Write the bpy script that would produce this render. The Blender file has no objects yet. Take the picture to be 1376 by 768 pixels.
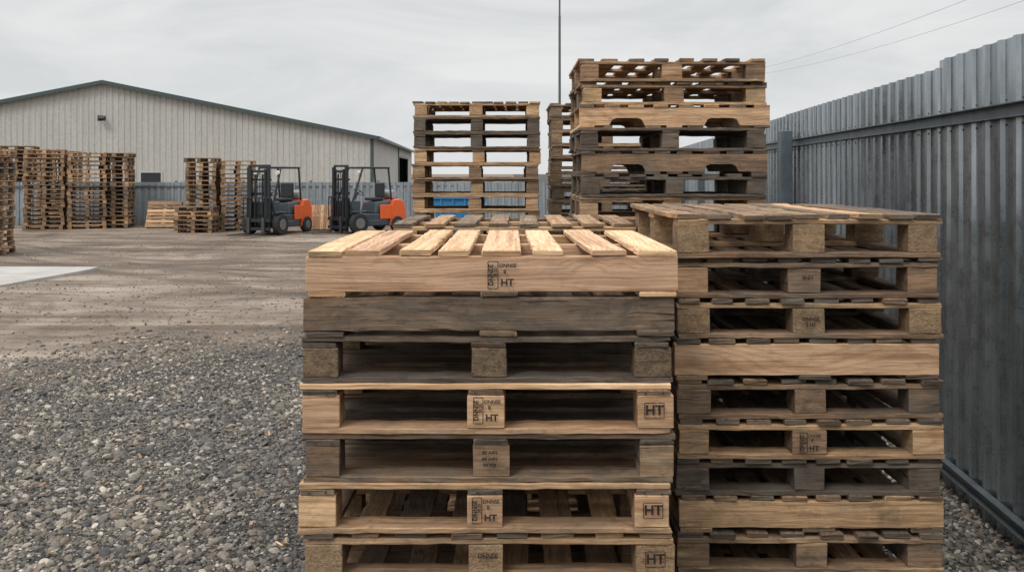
import bpy, math, random
import numpy as np
from mathutils import Vector, Matrix
R = random.Random(7)
S = bpy.context.scene
S.view_settings.view_transform='Standard'; S.view_settings.look='None'; S.view_settings.exposure=0
E=1.95

# ---------------- node helpers ----------------
def mat(name):
    m=bpy.data.materials.new(name); m.use_nodes=True
    nt=m.node_tree; b=nt.nodes['Principled BSDF']
    return m,nt,b
def ramp(nt,fac,stops,interp='LINEAR'):
    r=nt.nodes.new('ShaderNodeValToRGB'); r.color_ramp.interpolation=interp
    el=r.color_ramp.elements
    while len(el)<len(stops): el.new(0.5)
    for e,(p,c) in zip(el,stops):
        e.position=p
        e.color=(c,c,c,1) if isinstance(c,(int,float)) else (c[0],c[1],c[2],1)
    nt.links.new(fac,r.inputs[0]); return r.outputs[0]
def mix(nt,a,b,fac,mode='MIX'):
    m=nt.nodes.new('ShaderNodeMix'); m.data_type='RGBA'; m.blend_type=mode; m.clamp_factor=True
    for i,v in ((0,fac),(6,a),(7,b)):
        if isinstance(v,(int,float)): m.inputs[i].default_value=v
        elif isinstance(v,tuple): m.inputs[i].default_value=(v[0],v[1],v[2],1)
        else: nt.links.new(v,m.inputs[i])
    return m.outputs[2]
def math_(nt,op,a,b=0.0,c=None,clamp=False):
    m=nt.nodes.new('ShaderNodeMath'); m.operation=op; m.use_clamp=clamp
    for i,v in enumerate((a,b) if c is None else (a,b,c)):
        if isinstance(v,(int,float)): m.inputs[i].default_value=v
        else: nt.links.new(v,m.inputs[i])
    return m.outputs[0]
def noise(nt,vec,scale,detail=4,rough=0.55,dist=0.0):
    n=nt.nodes.new('ShaderNodeTexNoise'); n.inputs['Scale'].default_value=scale
    n.inputs['Detail'].default_value=detail; n.inputs['Roughness'].default_value=rough
    n.inputs['Distortion'].default_value=dist
    nt.links.new(vec,n.inputs['Vector']); return n.outputs['Fac']
def mapping(nt,vec,sc=(1,1,1),rot=(0,0,0)):
    m=nt.nodes.new('ShaderNodeMapping'); m.inputs['Scale'].default_value=sc; m.inputs['Rotation'].default_value=rot
    nt.links.new(vec,m.inputs['Vector']); return m.outputs[0]
def bump(nt,b,h,strength,dist):
    n=nt.nodes.new('ShaderNodeBump'); n.inputs['Strength'].default_value=strength; n.inputs['Distance'].default_value=dist
    nt.links.new(h,n.inputs['Height']); nt.links.new(n.outputs[0],b.inputs['Normal'])
def simple(name,col,rough=0.5,metal=0.0,var=0.25,scale=6.0):
    m,nt,b=mat(name)
    g=nt.nodes.new('ShaderNodeNewGeometry').outputs['Position']
    f=noise(nt,g,scale,5,0.65)
    c=mix(nt,tuple(x*(1-var) for x in col),tuple(min(1,x*(1+var)) for x in col),f)
    nt.links.new(c,b.inputs['Base Color']); b.inputs['Roughness'].default_value=rough; b.inputs['Metallic'].default_value=metal
    return m

# ---------------- wood ----------------
def wood_material():
    m,nt,b=mat('pallet_wood')
    L=nt.links
    uv=nt.nodes.new('ShaderNodeUVMap').outputs[0]
    at=nt.nodes.new('ShaderNodeVertexColor'); at.layer_name='tone'
    sp=nt.nodes.new('ShaderNodeSeparateColor'); L.new(at.outputs[0],sp.inputs[0])
    age,rnd,chip=sp.outputs[0],sp.outputs[1],sp.outputs[2]
    pos=nt.nodes.new('ShaderNodeTexCoord').outputs['Object']
    base=ramp(nt,age,[(0,(.86,.585,.37)),(.3,(.64,.42,.235)),(.6,(.37,.25,.152)),(1,(.155,.126,.10))])
    hs=nt.nodes.new('ShaderNodeHueSaturation'); L.new(base,hs.inputs['Color'])
    L.new(math_(nt,'MULTIPLY_ADD',rnd,.48,.78),hs.inputs['Value'])
    L.new(math_(nt,'MULTIPLY_ADD',rnd,.014,.490),hs.inputs['Hue'])
    c=hs.outputs[0]
    g1=noise(nt,mapping(nt,uv,(5,160,1)),1,6,.7)
    g2=noise(nt,mapping(nt,uv,(1.1,36,1)),1,4,.62,.5)
    wv=noise(nt,mapping(nt,uv,(.7,3.6,1)),1,2,.5)
    sv=nt.nodes.new('ShaderNodeSeparateXYZ'); L.new(uv,sv.inputs[0])
    # knots: a warped ring field around them
    vo=nt.nodes.new('ShaderNodeTexVoronoi'); vo.inputs['Scale'].default_value=1; vo.inputs['Randomness'].default_value=1
    L.new(mapping(nt,uv,(3.2,6.0,1)),vo.inputs['Vector'])
    sc=nt.nodes.new('ShaderNodeSeparateColor'); L.new(vo.outputs['Color'],sc.inputs[0])
    keep=math_(nt,'GREATER_THAN',sc.outputs[0],.55)
    near=math_(nt,'MULTIPLY',ramp(nt,vo.outputs['Distance'],[(.05,1),(.32,0)]),keep)
    ph=math_(nt,'ADD',math_(nt,'MULTIPLY',wv,130.0),math_(nt,'MULTIPLY',sv.outputs[1],230.0))
    ph=math_(nt,'ADD',ph,math_(nt,'MULTIPLY',g2,3.0))
    ph=math_(nt,'ADD',ph,math_(nt,'MULTIPLY',near,16.0))
    ring=math_(nt,'MULTIPLY_ADD',math_(nt,'SINE',ph),.5,.5)
    c=mix(nt,c,ramp(nt,ring,[(0,(1.05,1.04,1.03)),(.6,(1,1,1)),(1,(.72,.58,.45))]),.46,'MULTIPLY')
    c=mix(nt,c,ramp(nt,g1,[(.3,.58),(.62,1.08)]),.8,'MULTIPLY')
    c=mix(nt,c,ramp(nt,g2,[(.36,(.62,.53,.44)),(.56,(1.05,1.05,1.05))]),.8,'MULTIPLY')
    k=ramp(nt,vo.outputs['Distance'],[(.045,1),(.075,.8),(.09,.35),(.17,0)])
    kk=math_(nt,'MULTIPLY',k,keep)
    c=mix(nt,c,(.13,.055,.028),math_(nt,'MULTIPLY',kk,.92))
    # grey weathering in big patches
    st=noise(nt,mapping(nt,pos,(2.0,2.0,6)),1.6,7,.72,.4)
    thr=math_(nt,'MULTIPLY_ADD',age,.85,.03,clamp=True)
    s=math_(nt,'MULTIPLY',ramp(nt,st,[(.42,0),(.60,1)]),thr,clamp=True)
    c=mix(nt,c,(.098,.083,.067),s)
    st2=noise(nt,mapping(nt,uv,(5,34,1)),1,6,.82)
    s2=math_(nt,'MULTIPLY',ramp(nt,st2,[(.52,0),(.66,1)]),math_(nt,'MULTIPLY_ADD',age,1.1,.05,clamp=True),clamp=True)
    c=mix(nt,c,(.050,.041,.034),s2)
    gr=noise(nt,mapping(nt,pos,(9,9,16)),1.0,7,.8,.3)
    s5=math_(nt,'MULTIPLY',ramp(nt,gr,[(.52,0),(.64,1)]),math_(nt,'MULTIPLY_ADD',age,.75,.13,clamp=True))
    c=mix(nt,c,(.075,.058,.044),s5)
    cr=noise(nt,mapping(nt,uv,(2.2,75,1)),1,2,.5,.3)
    s4=math_(nt,'MULTIPLY',ramp(nt,cr,[(.69,0),(.72,1)]),math_(nt,'MULTIPLY_ADD',age,.7,.3),clamp=True)
    c=mix(nt,c,(.04,.03,.022),s4)
    al=noise(nt,pos,3.1,4,.6)
    c=mix(nt,c,(.18,.165,.135),math_(nt,'MULTIPLY',ramp(nt,al,[(.55,0),(.70,1)]),math_(nt,'MULTIPLY',age,.55)))
    v2=nt.nodes.new('ShaderNodeTexVoronoi'); v2.inputs['Scale'].default_value=1
    L.new(mapping(nt,uv,(150,260,1)),v2.inputs['Vector'])
    s3=nt.nodes.new('ShaderNodeSeparateColor'); L.new(v2.outputs['Color'],s3.inputs[0])
    cb=ramp(nt,s3.outputs[0],[(0,(.15,.098,.06)),(.35,(.30,.20,.115)),(1,(.45,.315,.185))])
    cb=mix(nt,cb,ramp(nt,noise(nt,uv,26,5,.7),[(.35,.55),(.6,1.1)]),1,'MULTIPLY')
    cb=mix(nt,cb,ramp(nt,age,[(0,1.2),(1,.55)]),1,'MULTIPLY')
    c=mix(nt,c,cb,math_(nt,'MULTIPLY',chip,.85))
    L.new(c,b.inputs['Base Color']); b.inputs['Roughness'].default_value=.8
    b.inputs['Specular IOR Level'].default_value=.25
    h=math_(nt,'ADD',math_(nt,'MULTIPLY',g1,.6),math_(nt,'MULTIPLY',g2,.5))
    h=math_(nt,'SUBTRACT',h,math_(nt,'MULTIPLY',kk,.3))
    h=math_(nt,'SUBTRACT',h,math_(nt,'MULTIPLY',s4,.8))
    bump(nt,b,h,.85,.0045)
    return m
WOOD=wood_material()

class Mesh:
    def __init__(s): s.v=[];s.f=[];s.uv=[];s.c=[];s.M=Matrix.Identity(4); s.near=True; s.mi=[]
    def board(s,c,L,W,T,axis='x',age=.4,chip=0.0,bend=None,yaw=0.0):
        r=R
        if axis=='x': l,w,t=Vector((1,0,0)),Vector((0,1,0)),Vector((0,0,1))
        else: l,w,t=Vector((0,1,0)),Vector((1,0,0)),Vector((0,0,1))
        if yaw:
            q=Matrix.Rotation(yaw,3,'Z'); l=q@l; w=q@w
        c=Vector(c); near=s.near
        if near:
            ch=min(.0028,T*.2)
            P=[(-W/2+ch,-T/2),(W/2-ch,-T/2),(W/2,-T/2+ch),(W/2,T/2-ch),(W/2-ch,T/2),(-W/2+ch,T/2),(-W/2,T/2-ch),(-W/2,-T/2+ch)]
            n=max(2,int(L/.055))
        else:
            P=[(-W/2,-T/2),(W/2,-T/2),(W/2,T/2),(-W/2,T/2)]; n=1
        per=[0]
        for i in range(len(P)):
            a=P[i];b2=P[(i+1)%len(P)]; per.append(per[-1]+math.hypot(a[0]-b2[0],a[1]-b2[1]))
        if bend is None: bend=r.gauss(0,.002) if L>.5 else 0
        u0=r.random()*30; v0=r.random()*30; base=len(s.v); k=len(P)
        rn=r.random()
        pts=[-L/2+L*i/n for i in range(n+1)]
        if near: pts=[-L/2]+[-L/2+.0022]+pts[1:-1]+[L/2-.0022]+[L/2]
        jw=(.0007+.0012*age) if near else 0
        if W>.09 and T>.05: jw*=.6
        tw=r.gauss(0,.006) if near and L>.5 else 0
        chips={}
        if near and T<.03 and L>.5 and r.random()<.55:
            for _ in range(r.choice((1,1,2,3))): chips[r.randrange(2,len(pts)-2)]=(r.choice((0,1)),r.uniform(.003,.010))
        for i,p in enumerate(pts):
            sh=1-(.0022*2/max(W,.01)) if near and i in (0,len(pts)-1) else 1
            sh2=1-(.0022*2/max(T,.01)) if near and i in (0,len(pts)-1) else 1
            q=(p/(L/2)); bz=bend*(q*q-.4); wz=r.gauss(0,jw); wt=r.gauss(0,jw*.6)
            cs,cd_=chips.get(i,(0,0))
            for (a,b2) in P:
                aa=a
                if cd_ and (a>0)==(cs==1): aa=a-math.copysign(cd_*(1 if b2>0 else .5),a)
                vv=c+l*(p+(r.gauss(0,jw) if i in (0,len(pts)-1) else 0))+w*(aa*sh+wz+r.gauss(0,jw*.6))+t*(b2*sh2+bz+wt+tw*q*a+r.gauss(0,jw*.4))
                s.v.append(s.M@vv)
        for i in range(len(pts)-1):
            for j in range(k):
                j2=(j+1)%k
                s.f.append((base+i*k+j,base+i*k+j2,base+(i+1)*k+j2,base+(i+1)*k+j))
                ua=u0+pts[i];ub=u0+pts[i+1];va=v0+per[j];vb=v0+per[j+1]
                s.uv+=[(ua,va),(ua,vb),(ub,vb),(ub,va)]
                s.c+=[(age,rn,chip,1)]*4
        ea=min(1,age+.22)
        for i in (0,len(pts)-1):
            idx=[base+i*k+j for j in range(k)]
            q=P
            if i==0: idx=idx[::-1]; q=P[::-1]
            s.f.append(tuple(idx))
            s.uv+=[(u0+a*.5+7,v0+b2*.5) if not chip else (u0+a,v0+b2) for (a,b2) in q]
            s.c+=[(ea,rn,chip,1)]*k
    def prism(s,prof,y0,y1,age):
        base=len(s.v);k=len(prof);rn=R.random();u0=R.random()*30;v0=R.random()*30
        for y in (y0,y1):
            for (x,z) in prof: s.v.append(s.M@Vector((x,y,z)))
        s.f.append(tuple(base+j for j in range(k))); s.uv+=[(u0+x,v0+z) for x,z in prof]; s.c+=[(age,rn,0,1)]*k
        s.f.append(tuple(base+k+j for j in range(k))[::-1]); s.uv+=[(u0+x,v0+z) for x,z in prof[::-1]]; s.c+=[(age,rn,0,1)]*k
        for j in range(k):
            j2=(j+1)%k; s.f.append((base+j,base+k+j,base+k+j2,base+j2))
            s.uv+=[(u0+prof[j][0],v0+prof[j][1]),(u0+prof[j][0],v0+prof[j][1]+.04),(u0+prof[j2][0],v0+prof[j2][1]+.04),(u0+prof[j2][0],v0+prof[j2][1])]
            s.c+=[(min(1,age+.1),rn,0,1)]*4
    def build(s,name,m=None):
        me=bpy.data.meshes.new(name); me.from_pydata([tuple(v) for v in s.v],[],s.f)
        uvl=me.uv_layers.new(name='UVMap'); uvl.data.foreach_set('uv',np.array(s.uv,dtype=np.float32).ravel())
        ca=me.color_attributes.new('tone','FLOAT_COLOR','CORNER'); ca.data.foreach_set('color',np.array(s.c,dtype=np.float32).ravel())
        me.materials.append(m or WOOD); me.update()
        o=bpy.data.objects.new(name,me); S.collection.objects.link(o); return o

def clampa(a): return max(0,min(1,a))
def pallet(B,w,d,h,kind,age,chip=0,slats=None,front_age=None,nb=None,flush=False,block_age=None):
    """local: x centred, y from 0 (front) to d, z 0..h"""
    r=R; j=lambda s=.003: r.uniform(-s,s)
    ag=lambda s=.18: clampa(age+r.gauss(0,s))
    fa=age if front_age is None else front_age
    ff=lambda: clampa(fa+r.gauss(0,.08))
    ba=fa if block_age is None else block_age
    bf=lambda: clampa(ba+r.gauss(0,.08))
    tk=.019
    if kind=='W':
        bh=h-3*tk
        n=nb or 7; ws=[.13]+[.095]*(n-2)+[.13]
        gap=(d-sum(ws))/(n-1); y=0
        for i,wd in enumerate(ws):
            B.board((j(.005),y+wd/2+j(.003),h-tk/2),w+j(.010),wd,tk,'x',ff() if i==0 else ag()); y+=wd+gap
        for x in (-w/2+.06,j(.01),w/2-.06):
            B.board((x,d/2,h-tk*1.5),d+j(),.11,tk,'y',ag())
            for y in (.055,d/2,d-.055):
                B.board((x+j(.006),y+j(.004),tk+bh/2),.115+j(.008),.108,bh,'x',bf() if y<.1 else ag(),chip,yaw=j(.02))
        for y in (.05,d/2,d-.05):
            B.board((j(.005),y+j(.005),tk/2),w+j(.010),.10,tk,'x',ff() if y<.1 else ag(),yaw=j(.003))
    elif kind=='D':
        bh=h-3*tk
        if slats: sl=slats
        else:
            n=nb or 8; sl=[]; wd=.098 if w>1.1 else .088
            for i in range(n):
                x=-w/2+wd/2+(w-wd)*i/(n-1)+j(.010); sl.append((x,wd+j(.010),j(.014)))
        for x,wd,yw in sl: B.board((x,d/2+j(.012),h-tk/2),d+j(.006),wd,tk,'y',ag(.2),yaw=yw)
        for y in (.05,d/2,d-.05): B.board((j(.005),y+j(.004),h-tk*1.5),w+j(),.098,tk,'x',ff())
        for x in (-w/2+.065,0,w/2-.065):
            for y in (.055,d/2,d-.055):
                B.board((x+j(.008),y+j(.004),tk+bh/2),.12+j(.01),.105,bh,'x',bf() if y<.1 else ag(),chip,yaw=j(.02))
        for y in (.05,d/2,d-.05): B.board((j(.005),y+j(.004),tk/2),w+j(.008),.10,tk,'x',ff() if y<.1 else ag())
        for x in (-w/2+.06,w/2-.06): B.board((x,d/2,tk/2),d-.21,.09,tk,'y',ag())
    else:
        tt=.02; bt=.017
        if slats: sl=slats
        else:
            n=nb or 8; wd=.095; sl=[(-w/2+wd/2+(w-wd)*i/(n-1)+j(.01),wd+j(.01),j(.012)) for i in range(n)]
        for x,wd,yw in sl:
            dd=d-.05 if flush else d
            B.board((x,d/2+j(.005)+(.03 if flush else 0),h-tt/2-(.002 if flush else 0)),dd+j(.006),wd,tt,'y',ag(.1),yaw=yw)
        sh=h-tt-bt
        for y in (.02,d/2,d-.02):
            a=ff() if y<.1 else ag()
            if kind=='N':
                z0=bt; z1=h-tt; nt_=sh*.42
                pr=[(-w/2,z0)]
                for cx in (-w*.25,w*.25):
                    hw=.115
                    pr+=[(cx-hw,z0),(cx-hw+.02,z0+nt_*.8),(cx-hw+.045,z0+nt_),(cx+hw-.045,z0+nt_),(cx+hw-.02,z0+nt_*.8),(cx+hw,z0)]
                pr+=[(w/2,z0),(w/2,z1),(-w/2,z1)]
                B.prism(pr,y-.02,y+.02,a)
            elif flush and y<.1:
                B.board((j(),y-.005,(bt+h)/2),w,.03,h-bt-.002,'x',a)
            else:
                B.board((j(),y,bt+sh/2),w,.04,sh,'x',a)
        bx=[-w/2+.07,0.03,w/2-.06] if kind=='S' else [-w/2+.05,-.14,0,.14,w/2-.05]
        for x in bx: B.board((x+j(),d/2,bt/2),d,.12 if kind=='S' else .1,bt,'y',ag())

def stack(name,cx,y0,w,d,rows,near=True,jit=.01,rot=0,z=0):
    """rows from bottom to top: (kind,h,age,chip[,opts])"""
    B=Mesh(); B.near=near; info=[]
    for k,row in enumerate(rows):
        kind,h,age,chip=row[:4]; o=row[4] if len(row)>4 else {}
        dx=o.pop('dx',R.uniform(-jit,jit)); dy=o.pop('dy',R.uniform(-jit,jit)); yaw=o.pop('yaw',R.gauss(0,jit*.5))
        ww=o.pop('w',w); dd=o.pop('d',d)
        B.M=Matrix.Translation((cx,y0+d/2,0))@Matrix.Rotation(rot,4,'Z')@Matrix.Translation((dx,dy,z))@Matrix.Rotation(yaw,4,'Z')@Matrix.Translation((0,-d/2,0))
        pallet(B,ww,dd,h,kind,age,chip,**o)
        info.append((z,h,cx+dx,y0+dy)); z+=h
    ob=B.build(name); return ob,info

# ---------------- stack A (front) ----------------
slA=[(-.535,.108,-.0),(-.415,.112,.0),(-.243,.10,-.004),(-.12,.098,0),(.033,.128,.002),(.18,.098,.012),(.364,.112,.03),(.535,.125,.004)]
rowsA=[('D',.158,.7,.0),('W',.158,.5,0),('W',.158,.75,0),('D',.157,.5,0),
 ('D',.156,.68,.8,dict(front_age=.5,block_age=.42,dx=.0,dy=.0,yaw=0)),
 ('W',.161,.65,0,dict(front_age=.34,block_age=.22,dx=-.008,dy=-.004,yaw=0)),  # inner-board age: weathering, raised further to paint gap shade into the colour
 ('W',.159,.92,0,dict(front_age=.74,block_age=.58,dx=.006,dy=0.004,yaw=0)),
 ('W',.163,.72,0,dict(front_age=.24,block_age=.10,dx=-.004,dy=-.004,yaw=0)),
 ('W',.151,.97,.8,dict(front_age=.92,dx=-.006,dy=.004,yaw=0)),
 ('S',.128,.8,0,dict(front_age=.68,dx=.002,dy=.0,yaw=.002,flush=True)),
 ('S',.151,.10,0,dict(slats=slA,front_age=.0,dx=.010,dy=-.006,yaw=0))]
A,iA=stack('pallet_stack',-.078,3.0,1.2,1.05,rowsA)
# ---------------- stack B (right) ----------------
rowsB=[('D',.15,.6,1),('D',.15,.7,0),('D',.15,.5,0),
 ('D',.150,.75,0,dict(front_age=.62)),('S',.138,.6,0,dict(front_age=.34,dx=.012)),('D',.142,.98,0,dict(front_age=.95)),
 ('D',.150,.7,0,dict(front_age=.38)),('D',.150,.88,0,dict(front_age=.70)),('S',.157,.75,0,dict(front_age=.22,dx=-.008)),
 ('D',.153,.85,.8,dict(front_age=.58,dx=.006)),('D',.155,.85,.0,dict(front_age=.62,block_age=.4,dx=-.004)),
 ('D',.165,.42,.75,dict(front_age=.45,dx=-.004,yaw=.012,nb=9))]
zB=1.95-(288-232)/356.6; tot=sum(r[1] for r in rowsB)
k=zB/tot
rowsB=[(r[0],r[1]*k)+tuple(r[2:]) for r in rowsB]
Bs,iB=stack('pallet_stack',1.118,3.5,1.0,1.2,rowsB)
# stack behind A
rr=[(R.choice('WWD'),.1545,R.uniform(.3,.85),0) for _ in range(11)]
rr[-1]=('D',.1545,.5,0)
stack('pallet_stack',.02,4.6,1.2,.95,rr,near=True,jit=.015)
# ---------------- stack C ----------------
def rnd_rows(H,h0,kinds='WWWD',lo=.35,hi=.9):
    n=round(H/h0); return [(R.choice(kinds),H/n,R.uniform(lo,hi),.8 if R.random()<.25 else 0) for _ in range(n)]
rc=rnd_rows(2.60,.148); rc[-1]=('D',.148,.35,0,dict(nb=11)); rc[-2]=('W',.148,.95,0); rc[-4]=('W',.148,.50,0,dict(front_age=.25)); rc[-3]=('W',.148,.9,0);rc[-5]=('W',.148,.5,0);rc[-6]=('W',.148,.75,0,dict(front_age=.45)); rc[-7]=('W',.148,.6,0,dict(front_age=.3))
stack('pallet_stack',-.338,8.8,1.2,.9,rc,jit=.014)
# ---------------- stack D ----------------
rd=rnd_rows(2.69,.149,'WWD')
rd[-1]=('D',.149,.60,0,dict(nb=8,front_age=.45)); rd[-2]=('D',.149,.65,.0,dict(front_age=.42)); rd[-3]=('N',.149,.4,0,dict(front_age=.12,w=1.23)); rd[-4]=('W',.149,.92,0)
rd[-5]=('N',.149,.85,0,dict(front_age=.7)); rd[-6]=('D',.149,.95,0); rd[-7]=('W',.149,.55,0,dict(front_age=.3)); rd[-8]=('W',.149,.65,0)
stack('pallet_stack',1.04,6.0,1.2,.95,rd,jit=.016)
# ---------------- stack E ----------------
stack('pallet_stack',1.02,10.0,1.2,1.0,rnd_rows(2.70,.148,'WWD',.5,.9),jit=.012)
stack('pallet_stack',1.1,11.6,1.2,1.0,rnd_rows(2.3,.148,'WWD',.6,1),near=False)

# ---------------- distant stacks ----------------
def far(x,y,w,d,H,rot,z=0,lo=.28,hi=.8,h0=.15):
    return stack('pallet_stack',x,y,w,d,rnd_rows(H,h0,'WWD',lo,hi),near=False,jit=.035,rot=rot,z=z)
def px(p,d): return (p-688)/1248*d
far(px(-50,21.5),21.5,1.2,1.2,2.5,.1)
far(px(14,34.5),34.5,1.2,1.2,2.95,.3)
far(px(50,31.6),31.6,1.25,1.2,2.75,.35)
far(px(108,31.9),31.9,1.2,1.1,2.65,.4)
far(px(150,32.6),32.6,.95,1.0,2.65,.15)
far(px(70,34.2),34.2,1.2,1.2,2.75,.1)
far(px(267,31.2),31.2,1.0,1.0,2.45,.1)
far(px(258,29.9),29.9,1.2,.9,.85,.05)
far(px(313,31.0),31.0,1.1,1.1,2.35,.35)
far(px(433,32.2),32.2,.9,1.0,.45,.1,0,.0,.3)
far(px(216,33.0),33.2,1.05,.8,.75,.0,0,.2,.6)
B=Mesh(); B.near=False
for q in range(2):
    B.M=Matrix.Translation((px(214,32.4)+q*.12,32.7-q*.25,0.01))@Matrix.Rotation(math.radians(68),4,'X')
    pallet(B,1.15,.95,.14,'W',.35)
B.build('leaning_pallet')
B=Mesh(); B.near=False
B.M=Matrix.Translation((px(431,31.3),31.2,0.01))@Matrix.Rotation(math.radians(72),4,'X')
pallet(B,.8,.85,.14,'D',.1)
B.build('leaning_pallet')

# ---------------- stamps on the wood ----------------
INK,nt,b=mat('stamp_ink')
g=nt.nodes.new('ShaderNodeTexCoord').outputs['Object']
b.inputs['Base Color'].default_value=(.022,.016,.013,1); b.inputs['Roughness'].default_value=.9
nt.links.new(ramp(nt,noise(nt,g,120,3,.7),[(.34,.45),(.46,1.0)]),b.inputs['Alpha'])
def text(t,x,y,z,size,parent,rotz=0,name='stamp_lettering'):
    cu=bpy.data.curves.new(name,'FONT'); cu.body=t; cu.size=size; cu.align_x='CENTER'; cu.align_y='CENTER'
    cu.offset=size*.03
    cu.materials.append(INK); o=bpy.data.objects.new(name,cu); S.collection.objects.link(o)
    o.matrix_world=Matrix.Translation((x,y,z))@Matrix.Rotation(math.pi/2,4,'X')@Matrix.Rotation(rotz,4,'Z')
    o.parent=parent
def frame(x,y,z,w,h,parent,t=.0028):
    v=[];f=[]
    for (cx,cz,ww,hh) in ((x-w/2,z,t,h),(x+w/2,z,t,h),(x,z+h/2,w-t*1.1,t),(x,z-h/2,w-t*1.1,t)):
        k=len(v); v+=[(cx-ww/2,y,cz-hh/2),(cx+ww/2,y,cz-hh/2),(cx+ww/2,y,cz+hh/2),(cx-ww/2,y,cz+hh/2)]; f.append((k,k+1,k+2,k+3))
    me=bpy.data.meshes.new('stamp_frame'); me.from_pydata(v,[],f); me.materials.append(INK)
    o=bpy.data.objects.new('stamp_frame',me); S.collection.objects.link(o); o.parent=parent
def full_stamp(x,y,z,parent,s=1.0):
    frame(x-.028*s,y,z,.032*s,.088*s,parent)
    text('DNNSE',x-.034*s,y,z,.021*s,parent,math.pi/2); text('30 20',x-.020*s,y,z+.008*s,.014*s,parent,math.pi/2)
    text('DNNSE',x+.020*s,y,z+.030*s,.017*s,parent); text('8',x+.010*s,y,z+.010*s,.018*s,parent); text('HT',x+.018*s,y,z-.025*s,.032*s,parent)
for i,(full,ht) in {10:(1,0),7:(1,1),5:(1,1),4:(0,1)}.items():
    z,h,x,y=iA[i]; yf=y-.0095; zc=z+h*.5
    if full: full_stamp(x+(.035 if i==10 else 0),yf-(.002 if i==10 else 0),zc-.003,A,.95 if i!=10 else 1.0)
    if ht:
        xx=x+.54; frame(xx,yf,zc-.003,.062,.05,A); text('HT',xx,yf,zc-.003,.044,A)
z,h,x,y=iA[6]; 
for q in range(3): text('8B A4N' if q<2 else '04 028',x,y-.0095,z+h*.5+.02-q*.02,.015,A)
z,h,x,y=iA[4]; text('DNNSE',x,y-.0095,z+h*.55,.02,A)
z,h,x,y=iB[6]; full_stamp(x-.01,y-.0105,z+h*.45,Bs,.85)
z,h,x,y=iB[9]; text('DNNSE',x,y-.0105,z+h*.5,.020,Bs); text('2 HT',x,y-.0105,z+h*.5-.022,.018,Bs)
z,h,x,y=iB[10]; text('8NH',x,y-.0105,z+h*.5,.02,Bs)

NAIL=simple('nail_steel',(.10,.075,.06),.5,.6)
def nails(pts,parent):
    v=[];f=[]
    for (x,y,z,ax) in pts:
        k=len(v)
        for i in range(8):
            a=i*math.pi/4; r=.0042
            v.append((x+r*math.cos(a),y+r*math.sin(a),z) if ax=='z' else (x+r*math.cos(a),y,z+r*math.sin(a)))
        f.append(tuple(range(k,k+8)))
    me=bpy.data.meshes.new('nail_heads'); me.from_pydata(v,[],f); me.materials.append(NAIL)
    o=bpy.data.objects.new('nail_heads',me); S.collection.objects.link(o); o.parent=parent
pts=[]
zt=iA[10][0]+iA[10][1]+.0028
for sx,wd,_ in slA:
    for yy in (.02,.525,1.03):
        for s_ in (-.28,.28): pts.append((iA[10][2]+sx+s_*wd+R.uniform(-.008,.008),2.994+yy+R.uniform(-.006,.006),zt,'z'))
for i in (5,7,8,6):
    z,h,x,y=iA[i]
    for bx in (-.54,0,.54):
        for s_ in (-.03,.03): pts.append((x+bx+s_+R.uniform(-.006,.006),y-.0070,z+h-.03+R.uniform(-.004,.004),'y'))
nails(pts,A)

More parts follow.
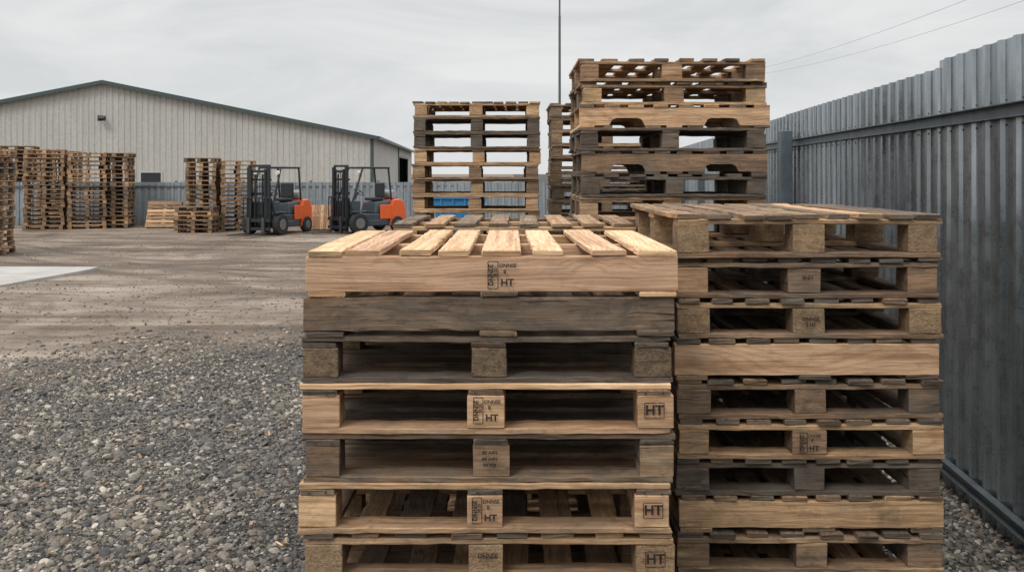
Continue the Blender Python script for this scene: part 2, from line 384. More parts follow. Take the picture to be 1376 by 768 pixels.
# ---------------- ground ----------------
def ground():
    m,nt,b=mat('yard_ground'); L=nt.links
    p=nt.nodes.new('ShaderNodeNewGeometry').outputs['Position']
    sx=nt.nodes.new('ShaderNodeSeparateXYZ'); L.new(p,sx.inputs[0])
    lim=math_(nt,'MULTIPLY_ADD',sx.outputs[0],.75,12.6)
    dlt=math_(nt,'SUBTRACT',sx.outputs[1],lim)
    n1=noise(nt,p,.6,5,.6)
    dlt=math_(nt,'ADD',dlt,math_(nt,'MULTIPLY_ADD',n1,5.0,-2.5))
    rightside=math_(nt,'GREATER_THAN',sx.outputs[0],1.0)
    dirt=math_(nt,'MULTIPLY_ADD',dlt,.5,.5,clamp=True)
    dirt=math_(nt,'MULTIPLY',dirt,math_(nt,'SUBTRACT',1,rightside))
    tr=noise(nt,mapping(nt,p,(.10,.75,1),(0,0,.25)),1.0,6,.62,.9)
    tr2=noise(nt,mapping(nt,p,(.5,3.2,1),(0,0,-.2)),1.0,5,.6,.6)
    big=noise(nt,p,.20,4,.6)
    patch=noise(nt,p,.85,7,.68,.5)
    fine=noise(nt,p,9,6,.75)
    dc=ramp(nt,tr,[(.32,(.150,.118,.092)),(.5,(.250,.205,.165)),(.68,(.39,.34,.288))])
    dc=mix(nt,dc,ramp(nt,big,[(.36,(.62,.52,.45)),(.58,(1.1,1.08,1.06))]),.85,'MULTIPLY')
    dc=mix(nt,dc,ramp(nt,patch,[(.40,(.60,.55,.50)),(.56,(1.08,1.07,1.06))]),.85,'MULTIPLY')
    dc=mix(nt,dc,ramp(nt,tr2,[(.36,.68),(.56,1.06)]),.8,'MULTIPLY')
    dc=mix(nt,dc,ramp(nt,fine,[(.3,.66),(.6,1.10)]),.6,'MULTIPLY')
    # tyre ruts: pairs of curved wheel tracks across the yard
    ruts=None
    wob=math_(nt,'MULTIPLY_ADD',noise(nt,p,.25,2,.5),1.2,-.6)
    for (a0,b0,c0) in ((13.6,-.35,.030),(15.2,-.35,.030),(18.6,.10,.022),(20.1,.10,.022),(23.0,-.25,.0),(24.6,-.25,.0)):
        xx=sx.outputs[0]
        f=math_(nt,'MULTIPLY_ADD',xx,b0,a0); f=math_(nt,'ADD',f,math_(nt,'MULTIPLY',math_(nt,'MULTIPLY',xx,xx),c0))
        f=math_(nt,'ABSOLUTE',math_(nt,'ADD',math_(nt,'SUBTRACT',sx.outputs[1],f),wob))
        r_=ramp(nt,f,[(.10,1),(.30,0)])
        ruts=r_ if ruts is None else math_(nt,'MAXIMUM',ruts,r_)
    ruts=math_(nt,'MULTIPLY',ruts,ramp(nt,patch,[(.36,.25),(.58,1)]))
    dc=mix(nt,dc,mix(nt,dc,(.52,.46,.42),1,'MULTIPLY'),math_(nt,'MULTIPLY',ruts,.75))
    v=nt.nodes.new('ShaderNodeTexVoronoi'); v.inputs['Scale'].default_value=30; L.new(p,v.inputs['Vector'])
    vs=nt.nodes.new('ShaderNodeSeparateColor'); L.new(v.outputs['Color'],vs.inputs[0])
    peb=math_(nt,'MULTIPLY',math_(nt,'LESS_THAN',v.outputs['Distance'],.32),math_(nt,'GREATER_THAN',vs.outputs[0],.80))
    dc=mix(nt,dc,ramp(nt,vs.outputs[1],[(0,(.10,.09,.08)),(.6,(.24,.22,.195)),(1,(.45,.42,.37))]),math_(nt,'MULTIPLY',peb,.5))
    gv=nt.nodes.new('ShaderNodeTexVoronoi'); gv.inputs['Scale'].default_value=52; L.new(p,gv.inputs['Vector'])
    gs=nt.nodes.new('ShaderNodeSeparateColor'); L.new(gv.outputs['Color'],gs.inputs[0])
    gc=ramp(nt,gs.outputs[0],[(0,(.04,.038,.035)),(.5,(.11,.10,.09)),(.85,(.19,.175,.155)),(1,(.32,.295,.26))])
    gc=mix(nt,gc,ramp(nt,gv.outputs['Distance'],[(.2,1.0),(.6,.35)]),.9,'MULTIPLY')
    gc=mix(nt,gc,ramp(nt,n1,[(.35,.8),(.65,1.2)]),.8,'MULTIPLY')
    c=mix(nt,gc,dc,dirt)
    L.new(c,b.inputs['Base Color']); b.inputs['Roughness'].default_value=.85
    b.inputs['Specular IOR Level'].default_value=.3
    hg=math_(nt,'MULTIPLY',math_(nt,'SUBTRACT',1,gv.outputs['Distance']),.02)
    hd=math_(nt,'ADD',math_(nt,'MULTIPLY',fine,.014),math_(nt,'MULTIPLY',peb,.004))
    hd=math_(nt,'ADD',hd,math_(nt,'MULTIPLY',tr2,.035))
    hd=math_(nt,'ADD',hd,math_(nt,'MULTIPLY',patch,.05))
    hd=math_(nt,'SUBTRACT',hd,math_(nt,'MULTIPLY',ruts,.03))
    mh=nt.nodes.new('ShaderNodeMix'); mh.data_type='FLOAT'; L.new(dirt,mh.inputs[0]); L.new(hg,mh.inputs[2]); L.new(hd,mh.inputs[3])
    bump(nt,b,mh.outputs[0],1.0,1.0)
    xs=sorted(set([-900,-400,-200,-100,-60]+[i*.5 for i in range(-60,41)]+[30,60,100,200,400,900]))
    ys=sorted(set([-300,-60,-20,-5]+[i*.5 for i in range(-4,80)]+[45,60,80,110,160,260,500,1200]))
    rg=np.random.default_rng(3)
    ph=rg.random((6,3))*6
    def hz(x,y):
        if abs(x)>30 or y>39: return 0
        s=0
        for q in range(6): s+=math.sin(x*(.5+q*.35)*math.cos(q*1.3)+y*(.5+q*.35)*math.sin(q*1.3)+ph[q][0])*.012/(1+q*.3)
        edge=min(1,max(0,(39-y)/6))
        return s*edge
    V=[(x,y,hz(x,y)) for y in ys for x in xs]; nx=len(xs)
    F=[(j*nx+i,j*nx+i+1,(j+1)*nx+i+1,(j+1)*nx+i) for j in range(len(ys)-1) for i in range(nx-1)]
    me=bpy.data.meshes.new('ground'); me.from_pydata(V,[],F); me.materials.append(m)
    for pl in me.polygons: pl.use_smooth=True
    o=bpy.data.objects.new('ground',me); S.collection.objects.link(o)
    return hz
hz=ground()

# ---------------- loose gravel (instanced) ----------------
def gravel():
    m,nt,b=mat('stone'); L=nt.links
    oi=nt.nodes.new('ShaderNodeObjectInfo').outputs['Random']
    c=ramp(nt,oi,[(0,(.04,.04,.041)),(.22,(.088,.085,.081)),(.45,(.145,.135,.119)),(.62,(.135,.105,.079)),(.78,(.205,.19,.163)),(.92,(.30,.275,.237)),(1,(.50,.46,.40))])
    oc=nt.nodes.new('ShaderNodeTexCoord').outputs['Object']
    c=mix(nt,c,ramp(nt,noise(nt,oc,2.5,5,.7),[(.3,.65),(.7,1.3)]),1,'MULTIPLY')
    gp=nt.nodes.new('ShaderNodeNewGeometry').outputs['Position']
    c=mix(nt,c,ramp(nt,noise(nt,gp,.7,4,.6),[(.36,(.68,.67,.68)),(.6,(1.25,1.17,1.07))]),.9,'MULTIPLY')
    L.new(c,b.inputs['Base Color']); b.inputs['Roughness'].default_value=.65
    col=bpy.data.collections.new('gravel_stones')
    import bmesh
    for k in range(7):
        bm=bmesh.new(); bmesh.ops.create_icosphere(bm,subdivisions=2,radius=1)
        rr=random.Random(50+k); dirs=[(Vector((rr.gauss(0,1),rr.gauss(0,1),rr.gauss(0,1))).normalized(),rr.uniform(.55,.9)) for _ in range(9)]
        sc=(1,rr.uniform(.65,.95),rr.uniform(.4,.7))
        for v in bm.verts:
            for d_,l_ in dirs:
                q=v.co.dot(d_)
                if q>l_: v.co-=d_*(q-l_)*.9
            v.co=Vector((v.co.x*sc[0],v.co.y*sc[1],v.co.z*sc[2]))
        me=bpy.data.meshes.new('stone'); bm.to_mesh(me); bm.free(); me.materials.append(m)
        o=bpy.data.objects.new('stone',me); col.objects.link(o)
    rg=np.random.default_rng(11); P=[];SC=[]
    def add(x,y,s):
        P.append((x,y,hz(x,y)+s*.15)); SC.append(s)
    n=170000
    ds=3.6+ (rg.random(n)**.75)*12.5
    xs=ds*(-.70+.56*rg.random(n))
    for x,y in zip(xs,ds):
        lim=12.4+.75*x; k=(y-lim)/1.6
        w=math.sin(x*1.7+y*.6)*.5+math.sin(x*.5-y*1.3+2)*.5
        p=1/(1+math.exp(2.4*(k+w*.8)))
        # thinner, earthier patches inside the gravel
        q=math.sin(x*1.1+1.3*math.sin(y*.7))*math.sin(y*.9+x*.4)
        if q>.55: p*=.45
        p=max(p,.02)
        if rg.random()<p: add(x,y,float(np.clip(rg.lognormal(math.log(.0098),.55),.004,.045)))
    for _ in range(16000):
        y=3.0+rg.random()*7; x=1.55+rg.random()*(1.05+.093*(y-3.0))
        add(x,y,float(np.clip(rg.lognormal(math.log(.014),.4),.006,.04)))
    for _ in range(2500):
        y=12+rg.random()*18; x=y*(-.62+.55*rg.random()); add(x,y,float(rg.uniform(.008,.022)))
    me=bpy.data.meshes.new('gravel'); me.from_pydata(P,[],[])
    a=me.attributes.new('sc','FLOAT','POINT'); a.data.foreach_set('value',np.array(SC,dtype=np.float32))
    ro=rg.random((len(P),3)); ro[:,0]=(ro[:,0]-.5)*1.0; ro[:,1]=(ro[:,1]-.5)*1.0; ro[:,2]*=6.28
    a=me.attributes.new('ro','FLOAT_VECTOR','POINT'); a.data.foreach_set('vector',ro.astype(np.float32).ravel())
    o=bpy.data.objects.new('gravel',me); S.collection.objects.link(o)
    ng=bpy.data.node_groups.new('scatter','GeometryNodeTree')
    ng.interface.new_socket('Geometry',in_out='INPUT',socket_type='NodeSocketGeometry')
    ng.interface.new_socket('Geometry',in_out='OUTPUT',socket_type='NodeSocketGeometry')
    gi=ng.nodes.new('NodeGroupInput'); go=ng.nodes.new('NodeGroupOutput')
    ip=ng.nodes.new('GeometryNodeInstanceOnPoints'); ci=ng.nodes.new('GeometryNodeCollectionInfo')
    ci.inputs['Collection'].default_value=col; ci.inputs['Separate Children'].default_value=True; ci.inputs['Reset Children'].default_value=True
    a1=ng.nodes.new('GeometryNodeInputNamedAttribute'); a1.data_type='FLOAT'; a1.inputs['Name'].default_value='sc'
    a2=ng.nodes.new('GeometryNodeInputNamedAttribute'); a2.data_type='FLOAT_VECTOR'; a2.inputs['Name'].default_value='ro'
    l=ng.links; l.new(gi.outputs[0],ip.inputs['Points']); l.new(ci.outputs[0],ip.inputs['Instance']); ip.inputs['Pick Instance'].default_value=True
    l.new(a1.outputs[0],ip.inputs['Scale']); l.new(a2.outputs[0],ip.inputs['Rotation']); l.new(ip.outputs[0],go.inputs[0])
    md=o.modifiers.new('scatter','NODES'); md.node_group=ng
gravel()
B=Mesh(); B.near=True
for _ in range(60):
    y=R.uniform(4.6,12); x=-y*R.uniform(.24,.55)
    B.M=Matrix.Translation((x,y,hz(x,y)+.022))@Matrix.Rotation(R.uniform(0,6.28),4,'Z')@Matrix.Rotation(R.uniform(-.25,.25),4,'Y')
    B.board((0,0,0),R.uniform(.02,.08),R.uniform(.006,.02),.004,'x',R.uniform(.1,.7))
B.build('wood_splinters')

# concrete slab
m,nt,b=mat('concrete'); g=nt.nodes.new('ShaderNodeNewGeometry').outputs['Position']
c=ramp(nt,noise(nt,g,1.3,7,.7),[(.3,(.33,.31,.28)),(.65,(.47,.445,.415))]); nt.links.new(c,b.inputs['Base Color']); b.inputs['Roughness'].default_value=.9
CONC=m
poly=[(-8.35,18.75),(-8.3,18.2),(-8.65,15.6),(-9.6,14.4),(-20,13.5),(-20,18.9)]
V=[(x,y,z) for z in (-.05,.055) for x,y in poly]; n=len(poly)
F=[tuple(range(n,2*n))[::-1]]+[(i,(i+1)%n,n+(i+1)%n,n+i) for i in range(n)]
me=bpy.data.meshes.new('concrete_slab'); me.from_pydata(V,[],F); me.materials.append(CONC)
S.collection.objects.link(bpy.data.objects.new('concrete_slab',me))

# ---------------- generic parts ----------------
def obj(name,V,F,m,parent=None,bev=0,smooth=False):
    me=bpy.data.meshes.new(name); me.from_pydata([tuple(v) for v in V],[],F); me.materials.append(m)
    if smooth:
        for p in me.polygons: p.use_smooth=True
    o=bpy.data.objects.new(name,me); S.collection.objects.link(o)
    if parent: o.parent=parent
    if bev:
        md=o.modifiers.new('b','BEVEL'); md.width=bev; md.segments=2; md.limit_method='ANGLE'
    return o
def boxes(lst):
    V=[];F=[]
    for (x0,x1,y0,y1,z0,z1) in lst:
        k=len(V); V+=[(x0,y0,z0),(x1,y0,z0),(x1,y1,z0),(x0,y1,z0),(x0,y0,z1),(x1,y0,z1),(x1,y1,z1),(x0,y1,z1)]
        F+=[tuple(k+i for i in q) for q in ((0,3,2,1),(4,5,6,7),(0,1,5,4),(1,2,6,5),(2,3,7,6),(3,0,4,7))]
    return V,F
def rod(p0,p1,r,V,F,n=10,r2=None):
    p0=Vector(p0);p1=Vector(p1);d=(p1-p0).normalized(); a=d.orthogonal().normalized(); b2=d.cross(a); k=len(V); r2=r if r2 is None else r2
    for p,q in ((p0,r),(p1,r2)):
        for i in range(n):
            t=i*2*math.pi/n; V.append(p+a*math.cos(t)*q+b2*math.sin(t)*q)
    for i in range(n): F.append((k+i,k+(i+1)%n,k+n+(i+1)%n,k+n+i))
    F.append(tuple(range(k,k+n))[::-1]); F.append(tuple(range(k+n,k+2*n)))
def corr(name,p0,p1,z0,ztop,pitch,depth,m,parent=None,flat=.35,sl_=.12):
    p0=Vector(p0+(0,));p1=Vector(p1+(0,)); Ln=(p1-p0).length; d=(p1-p0)/Ln; nrm=Vector((d.y,-d.x,0))
    V=[];s=0;prof=[(0,0),(flat,0),(flat+sl_,1),(1-sl_,1)]
    st=[]
    while s<Ln:
        for a,o in prof:
            q=s+a*pitch
            if q<=Ln: st.append((q,o))
        s+=pitch
    st.append((Ln,0))
    for q,o in st:
        p=p0+d*q+nrm*depth*o
        V.append((p.x,p.y,z0)); V.append((p.x,p.y,ztop(q)))
    F=[(2*i,2*i+2,2*i+3,2*i+1) for i in range(len(st)-1)]
    return obj(name,V,F,m,parent)

def steel(name,c0,c1,metal,rough,vs=(3,3,.25)):
    m,nt,b=mat(name); g=nt.nodes.new('ShaderNodeNewGeometry').outputs['Position']
    f=noise(nt,mapping(nt,g,vs),1.5,6,.65); f2=noise(nt,g,7,6,.75)
    c=ramp(nt,f,[(.3,c0),(.68,c1)])
    c=mix(nt,c,ramp(nt,f2,[(.35,.82),(.6,1.06)]),.8,'MULTIPLY')
    f3=noise(nt,mapping(nt,g,(14,14,.5)),1.0,4,.7)
    c=mix(nt,c,ramp(nt,f3,[(.38,.68),(.56,1.05)]),.7 if metal>.1 else .25,'MULTIPLY')
    sz=nt.nodes.new('ShaderNodeSeparateXYZ'); nt.links.new(g,sz.inputs[0])
    dirt=math_(nt,'MULTIPLY',ramp(nt,sz.outputs[2],[(0,.75),(.35,0)]),f2)
    c=mix(nt,c,(.12,.10,.08),dirt)
    nt.links.new(c,b.inputs['Base Color']); b.inputs['Metallic'].default_value=metal
    nt.links.new(ramp(nt,f2,[(.3,rough-.08),(.7,rough+.12)]),b.inputs['Roughness'])
    return m
GALV=steel('galvanised_sheet',(.25,.285,.31),(.46,.505,.535),.85,.27)
RAILM=steel('painted_rail_steel',(.10,.125,.14),(.16,.19,.21),.4,.45)
BACKF=steel('back_fence_sheet',(.23,.265,.29),(.33,.365,.39),.25,.55)

# ---------------- right fence ----------------
fe=bpy.data.objects.new('corrugated_steel_fence',None); S.collection.objects.link(fe)
sl=.093
def fx(y): return 2.59+sl*(y-4.7)
def seg(y0,y1,H,off=0):
    corr('sheet',(fx(y1)+off,y1),(fx(y0)+off,y0),0.02,lambda q:H,.19,.019,GALV,fe,flat=.62,sl_=.09)
seg(-4,5.86,2.655); seg(5.84,8.3,2.61,.005); seg(8.28,10.7,2.61,.0); seg(10.68,13.2,2.60,.005); seg(13.18,34.2,2.6)
for (z,h,t) in ((2.27,.075,.05),(.17,.07,.045)):
    V=[];F=[]
    ya,yb=-4,34.1
    off=-.022
    for (a0,a1,z0,z1) in ((-.006,0,z-h/2,z+h/2),(-t,-.0062,z+h/2-.006,z+h/2),(-t,-.0062,z-h/2,z-h/2+.006)):
        k=len(V)
        for y in (ya,yb):
            for a,zz in ((a0,z0),(a1,z0),(a1,z1),(a0,z1)): V.append((fx(y)+off+a,y,zz))
        F+=[(k,k+1,k+2,k+3),(k+7,k+6,k+5,k+4)]+[(k+i,k+4+i,k+4+(i+1)%4,k+(i+1)%4) for i in range(4)]
    obj('rail',V,F,RAILM,fe)
L_=[]
for y in (2.2,10.0,14.2,18.2,22.2,26.2,30.2):
    x=fx(y)-.078; L_.append((x-.13,x-.002,y-.065,y+.065,-.1,2.40))
V,F=boxes(L_); obj('post',V,F,RAILM,fe,.006)
V=[];F=[]
for i in range(60):
    y=2.0+i*.19; 
    for z in (2.2,2.33): rod((fx(y)-.027,y,z),(fx(y)-.018,y,z),.006,V,F,6)
obj('screws',V,F,RAILM,fe)

# ---------------- back fence ----------------
bf=bpy.data.objects.new('corrugated_boundary_fence',None); S.collection.objects.link(bf)
corr('sheet',(-40,34.6),(5.4,34.3),0.0,lambda q:1.60,.25,.04,BACKF,bf)
V,F=boxes([(-40+i*2.5,-39.93+i*2.5,34.44,34.52,0,1.66) for i in range(18)]+[(-40,5.3,34.35,34.40,1.42,1.47)]); obj('post',V,F,RAILM,bf)

# ---------------- warehouse ----------------
WALL=steel('wall_sheet',(.43,.42,.39),(.49,.48,.445),0.0,.6,(1,1,.12))
TRIM=simple('dark_green_trim',(.045,.075,.07),.45)
ROOF=steel('roof_sheet',(.19,.2,.2),(.26,.27,.27),.2,.5)
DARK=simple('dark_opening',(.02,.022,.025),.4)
wh=bpy.data.objects.new('warehouse',None); S.collection.objects.link(wh)
W_=31.0;Lw=40.0;He=4.05;Hr=7.15
def roofz(s): return He+(Hr-He)*(1-abs(s-W_/2)/(W_/2))
corr('gable_wall',(-W_,0),(0,0),0,lambda q:roofz(q),.34,.04,WALL,wh)
corr('side_wall',(0,0),(0,21.5),0,lambda q:He,.34,.04,WALL,wh)
corr('side_wall',(0,33),(0,Lw),0,lambda q:He,.34,.04,WALL,wh)
corr('side_wall',(0,21.5),(0,33),3.2,lambda q:He,.34,.04,WALL,wh)
corr('side_wall',(-W_,Lw),(-W_,0),0,lambda q:He,.34,.04,WALL,wh)
corr('rear_wall',(0,Lw),(-W_,Lw),0,lambda q:roofz(q),.34,.04,WALL,wh)
ov=.35
V=[(ov,-ov,He-.06),(-W_/2,-ov,Hr+.05),(-W_-ov,-ov,He-.06),(ov,Lw+ov,He-.06),(-W_/2,Lw+ov,Hr+.05),(-W_-ov,Lw+ov,He-.06)]
V+=[(x,y,z+.08) for x,y,z in V]
obj('roof',V,[(0,1,4,3),(1,2,5,4),(6,9,10,7),(7,10,11,8),(0,3,9,6),(2,8,11,5),(3,4,10,9),(4,5,11,10),(0,6,7,1),(1,7,8,2)],ROOF,wh)
def barge(xa,za,xb,zb,y):
    t=.22
    V=[(xa,y,za),(xb,y,zb),(xb,y,zb-t),(xa,y,za-t),(xa,y-.06,za),(xb,y-.06,zb),(xb,y-.06,zb-t),(xa,y-.06,za-t)]
    return obj('barge_board',V,[(0,1,2,3),(7,6,5,4),(0,4,5,1),(1,5,6,2),(2,6,7,3),(3,7,4,0)],TRIM,wh)
barge(ov+.02,He+.06,-W_/2,Hr+.17,-ov-.01); barge(-W_/2,Hr+.17,-W_-ov,He+.06,-ov-.01)
V,F=boxes([(ov+.005,ov+.14,-ov,Lw+ov,He-.12,He+.05)]); obj('gutter',V,F,TRIM,wh)
V,F=boxes([(.045,.13,-.10,-.045,0,He-.1),(.045,.12,20.9,21.0,0,He-.1),(-.06,.044,-.10,-.045,0,He-.1)]); obj('downpipe',V,F,TRIM,wh)
V,F=boxes([(-.9,-.8,21.5,33,0,3.2)]); obj('doorway_shade_panel',V,F,DARK,wh)  # dark panel behind the opening, its colour stands in for the interior shade
V,F=boxes([(.045,.1,21.3,21.5,0,3.3),(.045,.1,33,33.2,0,3.3),(.045,.1,21.5,33,3.2,3.35)]); obj('door_frame',V,F,TRIM,wh)
V,F=boxes([(-13.4,-12.25,-.06,-.045,0,1.95)]); obj('door',V,F,DARK,wh)
V,F=boxes([(-13.5,-13.4,-.09,-.045,0,2.03),(-12.25,-12.15,-.09,-.045,0,2.03),(-13.4,-12.25,-.09,-.045,1.95,2.03)]); obj('door_frame',V,F,simple('light_frame',(.45,.45,.43)),wh)
V=[];F=[]
xl=-W_/2-.0
rod((xl,-.04,5.12),(xl,-.35,5.16),.035,V,F); rod((xl-.14,-.42,5.10),(xl+.18,-.42,5.10),.15,V,F,14)
V2,F2=boxes([(xl-.22,xl-.0,-.50,-.30,4.94,5.26)]); k=len(V); V+=V2; F+=[tuple(k+i for i in f) for f in F2]
obj('floodlight',V,F,DARK,wh)
wh.location=(-8.3,55,0); wh.rotation_euler=(0,0,.05)

# ---------------- mast pole, power lines ----------------
V=[];F=[]
dd=24; x=px(752,dd); rod((x,dd,0),(x,dd,6),.04,V,F,12,.03); rod((x,dd,6),(x,dd,11.5),.024,V,F,10,.015)
V2,F2=boxes([(x-.2,x+.2,dd-.2,dd+.2,0,.08)]); k=len(V); V+=V2; F+=[tuple(k+i for i in f) for f in F2]
obj('antenna_mast',V,F,simple('dark_steel',(.12,.125,.13),.5,.5))
POLE=simple('weathered_pole_wood',(.14,.11,.085),.9)
def upole(x,y,H):
    V=[];F=[]; rod((x,y,-.2),(x,y,H),.15,V,F,14,.11)
    V2,F2=boxes([(x-1.0,x+1.0,y-.14,y-.04,H-.5,H-.38)]); k=len(V); V+=V2; F+=[tuple(k+i for i in f) for f in F2]
    for q in (-.9,.9): rod((x+q,y-.09,H-.38),(x+q,y-.09,H-.2),.04,V,F,8)
    obj('utility_pole',V,F,POLE)
upole(px(985,62),62,8.6); upole(14.5,14,7.6)
cu=bpy.data.curves.new('power_line','CURVE'); cu.dimensions='3D'; cu.bevel_depth=.006
for q,zoff in ((-.9,0),(.9,0)):
    sp=cu.splines.new('POLY'); sp.points.add(24)
    p0=Vector((px(985,62)+q,61.9,8.4)); p1=Vector((14.5+q,13.9,7.4))
    for i in range(25):
        t=i/24; p=p0.lerp(p1,t); p.z-=1.1*4*t*(1-t)*.6; sp.points[i].co=(p.x,p.y,p.z,1)
o=bpy.data.objects.new('power_line',cu); cu.materials.append(simple('cable_grey',(.36,.36,.37))); S.collection.objects.link(o)

# ---------------- blue skip ----------------
BLUE=simple('blue_paint',(.03,.20,.42),.45)
sk=bpy.data.objects.new('blue_waste_skip',None); S.collection.objects.link(sk)
V=[(-.75,-.5,.12),(.75,-.5,.12),(.75,.5,.12),(-.75,.5,.12),(-1.0,-.62,1.2),(1.0,-.62,1.2),(1.0,.62,1.2),(-1.0,.62,1.2)]
obj('tub',V,[(0,3,2,1),(0,1,5,4),(1,2,6,5),(2,3,7,6),(3,0,4,7),(4,5,6,7)],BLUE,sk,.03)
V,F=boxes([(-1.05,1.05,-.68,.68,1.203,1.28)]+[(-.7+i*.45,-.64+i*.45,-.66,-.55,.3,1.2) for i in range(4)]+[(-.7,-.5,-.4,.4,0,.12),(.5,.7,-.4,.4,0,.12)]); obj('rim_and_ribs',V,F,BLUE,sk,.01)
sk.location=(px(618,27),27,0); sk.scale=(.75,1,1)

# ---------------- forklifts ----------------
ORG=simple('orange_paint',(.78,.13,.03),.38,0,.15); BLK=simple('black_steel',(.03,.033,.037),.42,.3); BODY=simple('dark_body_paint',(.06,.075,.09),.35); RUB=simple('rubber',(.025,.025,.025),.85); FKS=simple('fork_steel',(.1,.1,.1),.4,.7); SEAT=simple('seat_vinyl',(.03,.03,.033),.6); RIM=simple('wheel_rim',(.16,.16,.155),.5); LENS=simple('lamp_lens',(.7,.7,.65),.2)
def forklift(x,y,rot):
    e=bpy.data.objects.new('forklift',None); S.collection.objects.link(e)
    def bx(n,l,m,bv=.01):
        V,F=boxes(l); return obj(n,V,F,m,e,bv)
    bx('chassis',[(-.48,.48,-.95,.55,.22,.62),(-.53,-.485,-.45,.35,.24,.42),(.485,.53,-.45,.35,.24,.42),(-.44,.44,-1.0,-.62,.62,1.05)],BODY,.03)
    V=[(-.42,-.05,.622),(.42,-.05,.622),(.45,.62,.622),(-.45,.62,.622),(-.36,.02,1.0),(.36,.02,1.0),(.40,.6,1.04),(-.40,.6,1.04)]
    obj('engine_hood',V,[(0,3,2,1),(4,5,6,7),(0,1,5,4),(1,2,6,5),(2,3,7,6),(3,0,4,7)],BODY,e,.04)
    prof=[(.5,.2),(1.05,.24),(1.17,.4),(1.19,.75),(1.1,1.0),(.95,1.08),(.63,1.06),(.5,.64)]
    V=[];F=[];n=len(prof)
    xs=[(-.53,.86),(-.45,.97),(-.25,1.0),(.25,1.0),(.45,.97),(.53,.86)]
    for xx,s in xs:
        for (yy,zz) in prof: V.append((xx,.5+(yy-.5)*s,.65+(zz-.65)*(.9+.1*s)))
    for i in range(len(xs)-1):
        for j in range(n): F.append((i*n+j,i*n+(j+1)%n,(i+1)*n+(j+1)%n,(i+1)*n+j))
    F.append(tuple(range(n))[::-1]); F.append(tuple(range((len(xs)-1)*n,len(xs)*n)))
    obj('counterweight',V,F,ORG,e,.02)
    bx('side_panel',[(-.545,-.49,.1,.52,.44,.9),(.49,.545,.1,.52,.44,.9)],ORG,.015)
    V=[];F=[]
    for s in (-1,1):
        rod((s*.42,-.92,1.03),(s*.40,-.52,2.1),.032,V,F); rod((s*.40,.62,1.05),(s*.40,.50,2.1),.032,V,F)
        rod((s*.40,-.54,2.11),(s*.40,.54,2.11),.034,V,F)
    for i in range(9): rod((-.40,-.54+i*.135,2.12),(.40,-.54+i*.135,2.12),.017,V,F,6)
    rod((-.4,-.54,2.11),(.4,-.54,2.11),.035,V,F); rod((-.4,.52,2.11),(.4,.52,2.11),.035,V,F)
    obj('overhead_guard',V,F,BLK,e)
    bx('seat',[(-.24,.24,-.02,.44,1.03,1.14)],SEAT,.04); bx('seat_back',[(-.23,.23,.38,.50,1.14,1.62)],SEAT,.04)
    V=[];F=[]
    rod((0,-.62,1.03),(0,-.42,1.30),.03,V,F)
    c=Vector((0,-.40,1.32)); ax=Vector((0,.6,.8)).normalized(); a=Vector((1,0,0)); b2=ax.cross(a)
    pr=[c+a*math.cos(t*math.pi/8)*.17+b2*math.sin(t*math.pi/8)*.17 for t in range(16)]
    for t in range(16): rod(pr[t],pr[(t+1)%16],.014,V,F,6)
    rod(pr[0],pr[8],.01,V,F,6)
    obj('steering_wheel',V,F,BLK,e)
    V=[];F=[]; rod((-.28,.82,1.22),(.28,.82,1.22),.15,V,F,16); obj('gas_bottle',V,F,simple('gas_bottle_paint',(.35,.36,.36),.4),e,.04)
    L=[]
    for s in (-1,1):
        a=s*.36
        L+=[(a-.045,a+.045,-1.16,-1.06,.08,2.13)]
        a=s*.27; L+=[(a-.035,a+.035,-1.19,-1.08,.1,2.06)]
    L+=[(-.40,.40,-1.10,-1.055,2.13,2.20),(-.3,.3,-1.15,-1.09,1.95,2.03),(-.40,.40,-1.055,-1.0,1.25,1.33),(-.4,.4,-1.05,-1.0,.3,.4),(-.40,.40,-1.05,-1.0,1.7,1.76)]
    bx('mast',L,BLK,.006)
    V=[];F=[]
    for s in (-.13,.13): rod((s,-1.10,.3),(s,-1.10,1.9),.032,V,F)
    for s in (-.05,.05): rod((s,-1.13,.5),(s,-1.13,2.0),.012,V,F,6)
    for s in (-1,1): rod((s*.46,-.95,.7),(s*.42,-1.08,1.15),.035,V,F)
    obj('lift_cylinders',V,F,BLK,e)
    L=[(-.5,.5,-1.26,-1.20,.42,.52),(-.5,.5,-1.26,-1.20,.16,.25)]+[(-.50+i*.14,-.475+i*.14,-1.24,-1.21,.525,1.15) for i in range(8)]+[(-.5,.51,-1.24,-1.21,1.152,1.19)]
    bx('load_backrest',L,BLK,.004)
    L=[]
    for s in (-.27,.27): L+=[(s-.055,s+.055,-1.305,-1.262,.05,.55),(s-.055,s+.055,-2.3,-1.307,.05,.085)]
    bx('forks',L,FKS,.008)
    for (sx_,yy,r,w) in ((-1,-.78,.33,.2),(1,-.78,.33,.2),(-1,.78,.26,.16),(1,.78,.26,.16)):
        V=[];F=[]; xo=sx_*(.56 if yy<0 else .50)
        rod((xo-w/2,yy,r),(xo+w/2,yy,r),r,V,F,24); obj('tyre',V,F,RUB,e,.035)
        V=[];F=[]; rod((xo-w/2-.012,yy,r),(xo+w/2+.012,yy,r),r*.52,V,F,16); obj('wheel_hub',V,F,RIM,e,.01)
    V=[];F=[]
    for s in (-1,1): rod((s*.40,-.66,1.95),(s*.40,-.72,1.95),.07,V,F,12); 
    obj('headlamps',V,F,LENS,e)
    bx('fender',[(-.64,-.50,-1.02,-.5,.69,.73),(.50,.64,-1.02,-.5,.69,.73)],BODY,.01)
    e.location=(x,y,0); e.rotation_euler=(0,0,rot)
forklift(px(368,29.3),30.0,math.radians(-20))
forklift(px(498,31.0),30.6,math.radians(-46))

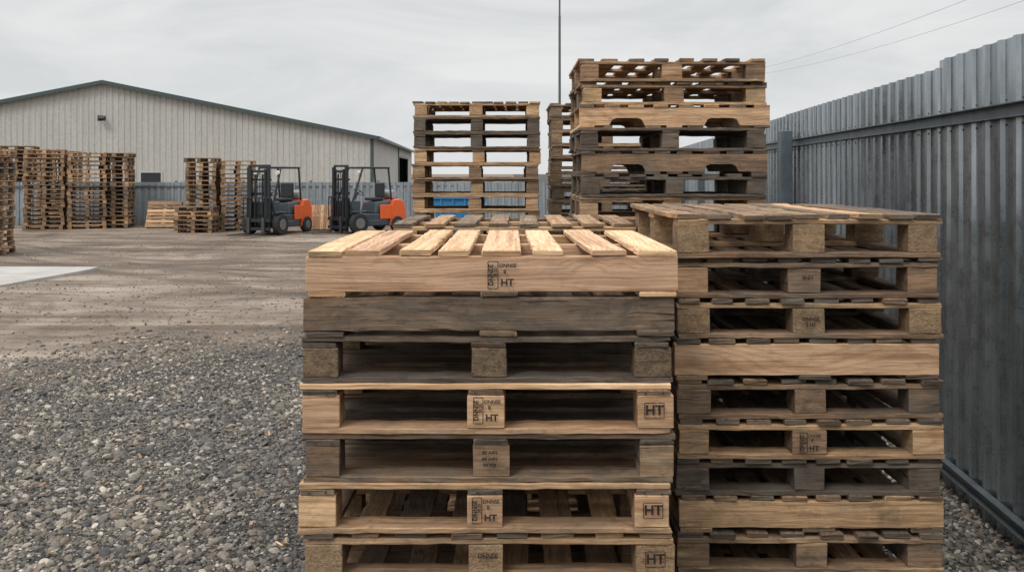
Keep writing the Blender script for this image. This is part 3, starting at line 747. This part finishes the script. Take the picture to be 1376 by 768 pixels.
# ---------------- sky and sun ----------------
w=bpy.data.worlds.new('World'); S.world=w; w.use_nodes=True; nt=w.node_tree; L=nt.links
bg=nt.nodes['Background']; sky=nt.nodes.new('ShaderNodeTexSky'); sky.sky_type='NISHITA'; sky.sun_disc=False
sky.sun_elevation=math.radians(48); sky.sun_rotation=math.radians(215); sky.air_density=1.5; sky.dust_density=5
tc=nt.nodes.new('ShaderNodeTexCoord').outputs['Generated']
sz=nt.nodes.new('ShaderNodeSeparateXYZ'); L.new(tc,sz.inputs[0])
lum=ramp(nt,sz.outputs[2],[(0,.75),(.07,.74),(.18,.67),(.35,.78),(1,1.0)])
cl=noise(nt,mapping(nt,tc,(1,1,4.0)),3.4,7,.58,.6)
gcol=mix(nt,(9.2,9.5,9.7),(11.3,11.4,11.45),ramp(nt,cl,[(.36,0),(.64,1)]))
gcol=mix(nt,gcol,lum,1.0,'MULTIPLY')
hi=nt.nodes.new('ShaderNodeVectorMath'); hi.operation='SCALE'; L.new(gcol,hi.inputs[0])
L.new(math_(nt,'MULTIPLY_ADD',math_(nt,'POWER',math_(nt,'MAXIMUM',sz.outputs[2],0.0),1.5),.9,1.0),hi.inputs[3])
c=mix(nt,sky.outputs[0],hi.outputs[0],.95)
L.new(c,bg.inputs['Color']); bg.inputs['Strength'].default_value=.1
sd=bpy.data.lights.new('sun','SUN'); sd.energy=1.3; sd.angle=math.radians(20); sd.color=(1,.965,.92)
so=bpy.data.objects.new('sun',sd); S.collection.objects.link(so)
el,az=math.radians(48),math.radians(215)
dirv=Vector((math.sin(az)*math.cos(el),math.cos(az)*math.cos(el),math.sin(el)))
so.rotation_euler=dirv.to_track_quat('Z','Y').to_euler(); so.location=dirv*50

# ---------------- camera ----------------
cd=bpy.data.cameras.new('camera'); cd.sensor_width=36; cd.lens=36*1248/1376; cd.shift_y=-(384-232)/1376
cd.clip_end=3000; co=bpy.data.objects.new('camera',cd); S.collection.objects.link(co)
co.location=(0,0,E); co.rotation_euler=(math.pi/2,0,0); S.camera=co
